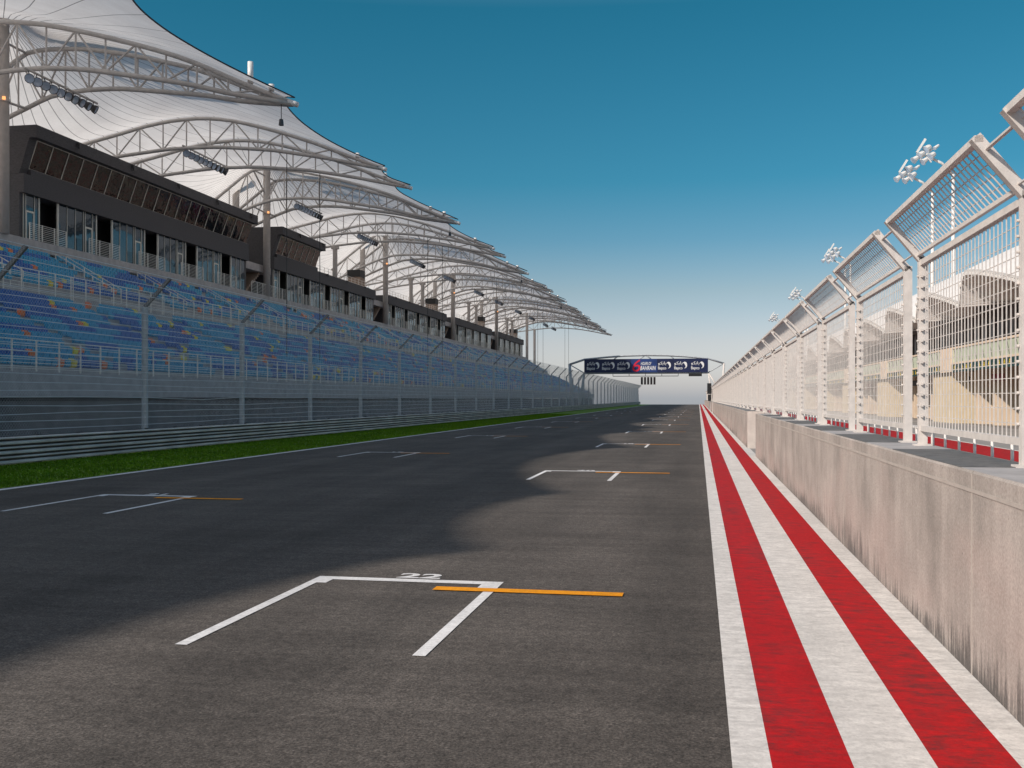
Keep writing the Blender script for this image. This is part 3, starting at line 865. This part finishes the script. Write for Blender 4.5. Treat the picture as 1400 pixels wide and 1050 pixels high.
# closing half bay at the far end
t = thing('canopy_bay', 'short white fabric end bay of the canopy, farthest from the camera', 'canopy', (-50, 296.1, 13.93), 'white canopy bays over the grandstand')
yc = 296.1; yv = yc - 3.3; pm2 = yc - 22.4; p1 = yc + 15.9
membrane('membrane', t, pm2, p1, yc, [(pm2, 0), (yv, 0), (p1, 0)], pm2, p1)
truss('mast_arch', t, lambda x: yc - 3.3, TOPV, BOTV, -58, 13, .17, .07)
truss('mast_arch', t, lambda x: yc - 3.3 + 6.2*min(1, max(0, (-26 - x)/24.3))**.75, TOPV, BOTV, -58, 13, .17, .07)
truss('pair_arch', t, lambda x: p1, TOPP, BOTP, -60, 14, .16, .065)
m = MB(); m.tube([(-50,yc,-.05),(-50,yc,27.6)], .42, 14); m.tube([(-50.3,p1,-.05),(-50.3,p1,23.3)], .4, 14); m.tube([(-60,p1,-.05),(-60,p1,22)], .4, 14); m.build('mast', COLUMN, t, True)
flood_row(yv-1.9, 'row of ten round floodlights under the farthest mast arches of the canopy')
flood_row(p1-4, 'row of ten round floodlights beside the last arch of the canopy')

# ------------------------------------------------------------------ gantry over the track
GY = 170.0
gt = thing('start_gantry', 'steel start gantry with navy banner spanning the track', 'gantry', (-8.7, GY, 0))
b = MB(); arch = [(-21.5,7.66),(-18.9,8.5),(-15,8.85),(-12,9.05),(-8.7,9.12),(-5,9.05),(-2,8.85),(1.54,8.5),(4.14,7.66)]
for dy in (0, 1.6): b.tube([(x,GY+dy,z) for x, z in arch], .13, 8)
for x0, z0, x1, z1 in ((-21.5,7.66,-18.9,6.15),(4.14,7.66,1.54,6.15),(-9.6,8.5,-8.7,9.1),(-7.8,8.5,-8.7,9.1),(-14,8.4,-13.2,9.0),(-4,8.4,-4.6,9.0)):
    b.tube([(x0,GY+.1,z0),(x1,GY+.1,z1)], .085, 6)
for dy in (0, 1.6): b.tube([(-19,GY+dy,6.12),(1.6,GY+dy,6.12)], .11, 8)
b.build('arch_truss', STEEL_BLUE, gt, True)
for x0, x1, sg in ((-21.5,-19.0,1), (4.14,1.6,-1)):
    b = MB()
    b.tube([(x0,GY,7.66),(x0+.55*sg,GY,0)], .17, 8); b.tube([(x1,GY,6.12),(x1-.9*sg,GY,0)], .12, 8)
    b.tube([(x1,GY,6.12),(x0+.4*sg,GY,2.8)], .12, 8); b.tube([(x1,GY+1.6,6.12),(x1-.9*sg,GY+1.6,0)], .10, 8); b.tube([(x0,GY+1.6,7.66),(x0+.55*sg,GY+1.6,0)], .14, 8)
    b.build('leg', STEEL_BLUE if sg > 0 else GALV, gt, True)
bn = MB(); bn.box(-18.9,1.54,GY-.28,GY-.12,6.22,8.48); bo = bn.build('banner', NAVY_BANNER, gt)
bb = MB(); bb.box(-11.1,-6.75,GY-.284,GY-.279,6.24,8.46); bb.build('banner_centre_panel', BLUE_BANNER, bo)
YB = GY - .292
lt = MB()
def put(cx, cz, sx=1, sz=1): return lambda x, y, z: (cx + x*sx, YB, cz + y*sz)
def emblem(b, cx, cz, s):
    # comma shaped drop: round head with a tail curling down to the left
    pts_o, pts_i = [], []
    for k in range(15):
        a = R(150 - 250*k/14); r = .5*s
        pts_o.append((cx + math.cos(a)*r*.8, cz + math.sin(a)*r*1.15))
        ri = r*(.95 - .75*math.sin(math.pi*min(1, k/12)))
        pts_i.append((cx - .06*s + math.cos(a)*ri*.75, cz + .02*s + math.sin(a)*ri*1.1))
    for k in range(14):
        b.face([(pts_o[k][0],YB,pts_o[k][1]),(pts_o[k+1][0],YB,pts_o[k+1][1]),(pts_i[k+1][0],YB,pts_i[k+1][1]),(pts_i[k][0],YB,pts_i[k][1])])
AR = '\ufeee\ufb90\ufe91\ufe8e\ufe91'   # visual order, joined letter forms
def add_fit(b, txt, x0, x1, z0, z1, **k):
    vs, fs = text_mesh(txt, 1.0, **k); i = len(b.v)
    lx, hx = min(v[0] for v in vs), max(v[0] for v in vs); ly, hy = min(v[1] for v in vs), max(v[1] for v in vs)
    b.v += [(x0 + (v[0]-lx)/(hx-lx)*(x1-x0), YB, z0 + (v[1]-ly)/(hy-ly)*(z1-z0)) for v in vs]
    for f in fs: b.f.append(tuple(i + q for q in f)); b.m.append(0)
for x0 in (-18.45, -15.9, -13.35, -6.6, -3.95, -1.2):
    add_fit(lt, AR, x0, x0 + 1.35, 7.36, 8.02, bold=.008)
    add_fit(lt, 'Bapco', x0, x0 + 1.35, 6.55, 7.18, bold=.01)
    emblem(lt, x0 + 1.72, 7.42, .95)
add_fit(lt, 'HOURS OF', -9.45, -7.7, 7.45, 7.95, bold=.01, shear=.25)
add_fit(lt, 'BAHRAIN', -9.55, -6.95, 6.6, 7.3, bold=.012, shear=.25)
lt.build('banner_lettering', SIGN_WHITE, bo)
l6 = MB(); add_fit(l6, '6', -10.85, -9.5, 6.36, 8.36, bold=0, shear=.2); l6.build('banner_numeral', SIGN_RED, bo)
b = MB()
for x in (-14.1,-11.4,-8.7,-6.0,-3.3): b.box(x-.04,x+.04,GY-.04,GY+.04,5.6,6.1)
b.box(-14.1,-3.3,GY-.04,GY+.04,5.56,5.66); b.build('light_frame', BLACK, gt)
for k in range(5):
    b = MB(); x = -9.45 + k*.52; b.box(x,x+.34,GY-.2,GY+.1,4.2,5.45)
    lb = b.build('signal_light', BLACK, gt)
    c = MB()
    for z in (4.4,4.7,5.0,5.3): c.tube([(x+.17,GY-.2,z-.02),(x+.17,GY-.215,z-.02)], .10, 10)
    c.build('signal_lens', simple('dark_red_lens', (.014,.004,.004), .3) if k == 0 else bpy.data.materials['dark_red_lens'], lb)
b = MB(); b.box(-1.6,.55,GY-.2,GY,5.55,6.0); b.build('signal_board', BLACK, gt)
# marshal light panel on the pit wall under the gantry
t = thing('signal_panel', 'black two part signal panel on a post beside the far pit wall', 'signal', (1.75, 163, 0))
b = MB(); b.box(1.35,2.0,163,163.25,2.6,4.3); b.build('upper_panel', BLACK, t)
b = MB(); b.box(1.45,1.98,163,163.25,1.5,2.5); b.build('lower_panel', BLACK, t)
b = MB(); b.box(1.76,1.86,163.26,163.36,0,4.2); b.build('post', STEEL_BLUE, t)

# ------------------------------------------------------------------ pit building
pb = thing('pit_building', 'long cream pit garage building with wave shaped white roof behind the fence', 'building', (22, 40, 0))
BX = 19.2; PY0, PY1 = 25.0, 320.0
b = MB(); b.box(BX+3.15, 40, PY0, PY1, -.05, 5.6); b.build('rear_wall', DOOR_BR, pb)
b = MB(); b.box(BX-.30, 40, PY0, PY1, 4.46, 4.60); b.box(BX-.25,40,PY0,PY1,5.62,5.76); b.build('floor_slab', CREAM, pb)
y = PY0; kk = 0; pier = MB(); fin = MB(); 
wave0 = 70.5 - 13.5*3
fasc = MB(); beige = MB()
k = 0
while y < PY1:
    # 27 m module: pier block then garage openings divided by fins
    base = 83.0 - 54 + 27*k - .0; k += 1
    if base > PY1: break
    f = base + 6.2
    for q, gap in enumerate((3.0, 4.3, 7.4, 4.3)):
        f += gap
        fb = MB(); fb.box(BX+1.45, BX+3.2, f, f+.45, -.03, 4.44); fb.build('fin_wall', CREAM, pb)
    pb_ = MB(); pb_.box(BX, BX+3.2, base, base+6.2, -.03, 3.96); pb_.build('pier', CREAM_Y, pb)
    beige.box(BX-.32, BX+.2, base-1.2, base+2.4, 3.9, 5.7)
    y = base
beige.build('beige_fascia_block', CREAM, pb)
n = int((PY1-PY0)/1.9)
for q in range(n):
    a = PY0 + q*1.9
    fasc.box(BX-.18, BX-.10, a+.03, a+1.87, 4.61, 5.61)
fo = fasc.build('glass_balustrade', FASCIA_G, pb)
b = MB()
for q in range(n): b.bar((BX-.2,PY0+q*1.9+.7,4.65),(BX-.2,PY0+q*1.9+1.2,5.5),.02,.05)
b.build('balustrade_stay', RAIL_POST, fo)
b = MB(); b.box(BX-.28, BX-.05, PY0, PY1, 3.86, 4.455); go = b.build('sign_band', GREEN_SIGN, pb)
b = MB(); y = PY0 + .5
while y < 160:
    z = 4.03
    b.box(BX-.295,BX-.282,y,y+.42,z,z+.08); b.box(BX-.295,BX-.282,y+.05,y+.37,z+.12,z+.19)
    b.face([(BX-.29,y+.08,z+.22),(BX-.29,y+.34,z+.22),(BX-.29,y+.30,z+.36),(BX-.29,y+.21,z+.27),(BX-.29,y+.12,z+.36)])
    y += 1.15
b.build('sign_marks', YELLOW_SIGN, go)
for q in range(20):
    y = 38 + q*9.0
    b = MB(); b.box(BX+1.2,BX+1.32,y,y+2.6,3.1,3.6); b.build('garage_sign', RED_SIGN if q % 2 == 0 else BLACK, pb)
b = MB(); b.box(BX+2.2, 40, PY0, PY1, 5.77, 12.0); b.build('upper_storey', UPPER_B, pb)
b = MB(); y = PY0
while y < PY1: b.box(BX+2.05,BX+2.19,y,y+.12,5.77,11.5); y += 2.25
b.box(BX+1.9,BX+2.19,PY0,PY1,8.3,8.6); b.build('upper_mullion', CONC_D, pb)
def wave(y1):   # free edge lifted and rounded at its far end, sweeping down towards the camera
    r = MB(); ny, nx = 26, 8; L = 13.3; grid = []
    for j in range(ny+1):
        s = j/ny; y = y1 - L*s
        if s < .14: zf = 8.2 + 1.9*math.sqrt(max(0, 1-(1-s/.14)**2)) 
        else: zf = 10.1 - 1.8*((s-.14)/.86)**1.25
        row = []
        for i in range(nx+1):
            u = i/nx; x = BX - 2.4 + 10.5*u
            zb = 13.4
            z = zf + (zb - zf)*math.sin(u*math.pi/2)
            row.append((x, y, z))
        grid.append(row)
    for j in range(ny):
        for i in range(nx):
            r.face([grid[j][i], grid[j][i+1], grid[j+1][i+1], grid[j+1][i]], 0)
    i0 = len(r.v)
    for j in range(ny):
        for i in range(nx):
            d = -.16
            q = [grid[j][i], grid[j+1][i], grid[j+1][i+1], grid[j][i+1]]
            r.face([(x+.04, y, z+d) for x, y, z in q], 1)
    for j in range(ny):
        a, c = grid[j][0], grid[j+1][0]
        r.face([a, c, (c[0]+.04,c[1],c[2]-.16), (a[0]+.04,a[1],a[2]-.16)], 0)
    for i in range(nx):
        for j in (0, ny):
            a, c = grid[j][i], grid[j][i+1]
            r.face([a, c, (c[0]+.04,c[1],c[2]-.16), (a[0]+.04,a[1],a[2]-.16)], 0)
    for j in range(ny):
        (xa, ya_, za), (xb, yb_, zb_) = grid[j][0], grid[j+1][0]
        r.face([(xa+.1, ya_, za-.2), (BX+2.15, ya_, za+.15), (BX+2.15, yb_, zb_+.15), (xb+.1, yb_, zb_-.2)], 1)
    for j in range(0, ny+1, 4):
        x, y, z = grid[j][0]
        r.bar((x+.1, y, z-.28), (BX+2.1, y, z+.05), .10, .16, 1)
    for j in range(ny+1):
        x, y, z = grid[j][0]
        r.box(x-.10, x+.02, y-.10, y+.10, z-.34, z-.17, 0)
    return r
for q in range(20):
    wave(70.8 - 27 + 13.5*q).build('roof_wave', [ROOF_W, SOFFIT], pb)

# floodlight masts behind the pit building
def flood_mast(y, x, H, label, src=None):
    if src:
        c = copy_tree(src); c.location = (x, y, 0); c['label'] = label; return c
    t = thing('floodlight_mast', label, 'floodlight', (x, y, 0), 'floodlight masts behind the pit building')
    b = MB(); b.tube([(x,y,0),(x,y,H-2.1)], .28, 10, r2=.15); b.tube([(x,y,H-2.1),(x-1.1,y-.2,H-1.0),(x-1.9,y-.3,H-.6)], .13, 8); b.build('pole', WHITE_STEEL, t, True)
    c = Vector((x-2.6, y-.4, H)); h = MB()
    h.bar(c + Vector((-.9,-.2,.05)), c + Vector((-.1,-.2,1.35)), .22, .22); h.bar(c + Vector((-.6,0,-.6)), c + Vector((.8,.0,.5)), .12, .12)
    h.bar(c + Vector((-.5,0,.3)), c + Vector((.5,.1,-.9)), .12, .12)
    h.build('bracket', WHITE_STEEL, t)
    for (dx, dz, r) in ((.15,.45,.42),(-.45,-.1,.36),(.55,-.25,.40),(-.15,-.75,.34),(-1.0,-.55,.34),(.95,.55,.2)):
        l = MB(); p = c + Vector((dx,-.1,dz)); d = Vector((-.75,-.3,-.6)).normalized()
        l.tube([p - d*.30, p - d*.12, p + d*.22, p + d*.30], r*.55, 10, r2=r*1.05)
        lo = l.build('lamp', WHITE_STEEL, t)
        l = MB(); l.tube([p + d*.302, p + d*.315], r*.9, 10); l.build('lens', LENS, lo)
    return t
fl = None
for y, x, w in ((105.7,24.6,'nearer'),(114.6,24.6,'farther')):
    lab = 'white floodlight mast of the nearest pair above the fence, %s one' % w
    o = flood_mast(y, x, 26, lab, fl); fl = fl or o
for y, w, z in ((174,'nearer','second'),(180,'farther','second'),(240,'nearer','third'),(246,'farther','third'),(308,'nearer','last'),(314,'farther','last')):
    flood_mast(y, 24.6, 26, 'white floodlight mast of the %s pair from the camera, %s one' % (z, w), fl)

# ------------------------------------------------------------------ light, sky, camera
el, az = 33.6, math.degrees(math.atan2(-23.0, -22.1))       # sun behind and to the left of the camera
sd = Vector((math.cos(R(el))*math.sin(R(az)), math.cos(R(el))*math.cos(R(az)), math.sin(R(el))))
sl = bpy.data.lights.new('sun', 'SUN'); sl.energy = 4.2; sl.angle = R(.7); sl.color = (1, .90, .80)
so_ = bpy.data.objects.new('sun', sl); COL.objects.link(so_); so_.rotation_euler = (-sd).to_track_quat('-Z', 'Y').to_euler(); so_.location = sd*50
W = bpy.data.worlds.new('World'); S.world = W; W.use_nodes = True
nt = W.node_tree; bg = nt.nodes['Background']
sk = nt.nodes.new('ShaderNodeTexSky'); sk.sky_type = 'NISHITA'; sk.sun_disc = False
sk.sun_elevation = R(el); sk.sun_rotation = R(az % 360); sk.air_density = 1.0; sk.dust_density = 1.0; sk.ozone_density = 10.0
nt.links.new(sk.outputs[0], bg.inputs[0]); bg.inputs[1].default_value = .10
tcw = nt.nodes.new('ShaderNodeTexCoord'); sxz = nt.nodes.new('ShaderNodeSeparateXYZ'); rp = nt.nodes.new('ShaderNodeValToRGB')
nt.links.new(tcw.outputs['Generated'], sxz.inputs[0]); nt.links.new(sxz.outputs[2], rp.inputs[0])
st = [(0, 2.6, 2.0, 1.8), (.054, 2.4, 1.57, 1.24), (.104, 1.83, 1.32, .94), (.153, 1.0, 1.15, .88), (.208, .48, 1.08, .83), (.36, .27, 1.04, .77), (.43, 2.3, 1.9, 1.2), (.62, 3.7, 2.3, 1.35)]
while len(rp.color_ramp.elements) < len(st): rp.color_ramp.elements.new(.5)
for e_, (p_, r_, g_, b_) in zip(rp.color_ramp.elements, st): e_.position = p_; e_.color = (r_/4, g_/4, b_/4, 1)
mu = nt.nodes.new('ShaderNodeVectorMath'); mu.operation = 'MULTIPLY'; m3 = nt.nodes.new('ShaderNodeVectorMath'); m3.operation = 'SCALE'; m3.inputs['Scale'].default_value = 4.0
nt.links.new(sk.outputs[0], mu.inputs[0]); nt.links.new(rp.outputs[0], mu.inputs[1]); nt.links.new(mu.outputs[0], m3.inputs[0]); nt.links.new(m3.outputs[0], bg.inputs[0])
cam = bpy.data.cameras.new('camera'); co = bpy.data.objects.new('camera', cam); COL.objects.link(co)
co.location = (0, 0, 1.884); co.rotation_euler = (R(90), 0, TH)
cam.sensor_width = 36; cam.lens = 1385/1400*36; cam.shift_y = 19.8/1400; cam.clip_end = 9000; cam.clip_start = .05
S.camera = co
S.view_settings.view_transform = 'Standard'; S.view_settings.look = 'None'; S.view_settings.exposure = 0; S.view_settings.gamma = 1
S.render.resolution_x, S.render.resolution_y = 1024, 768
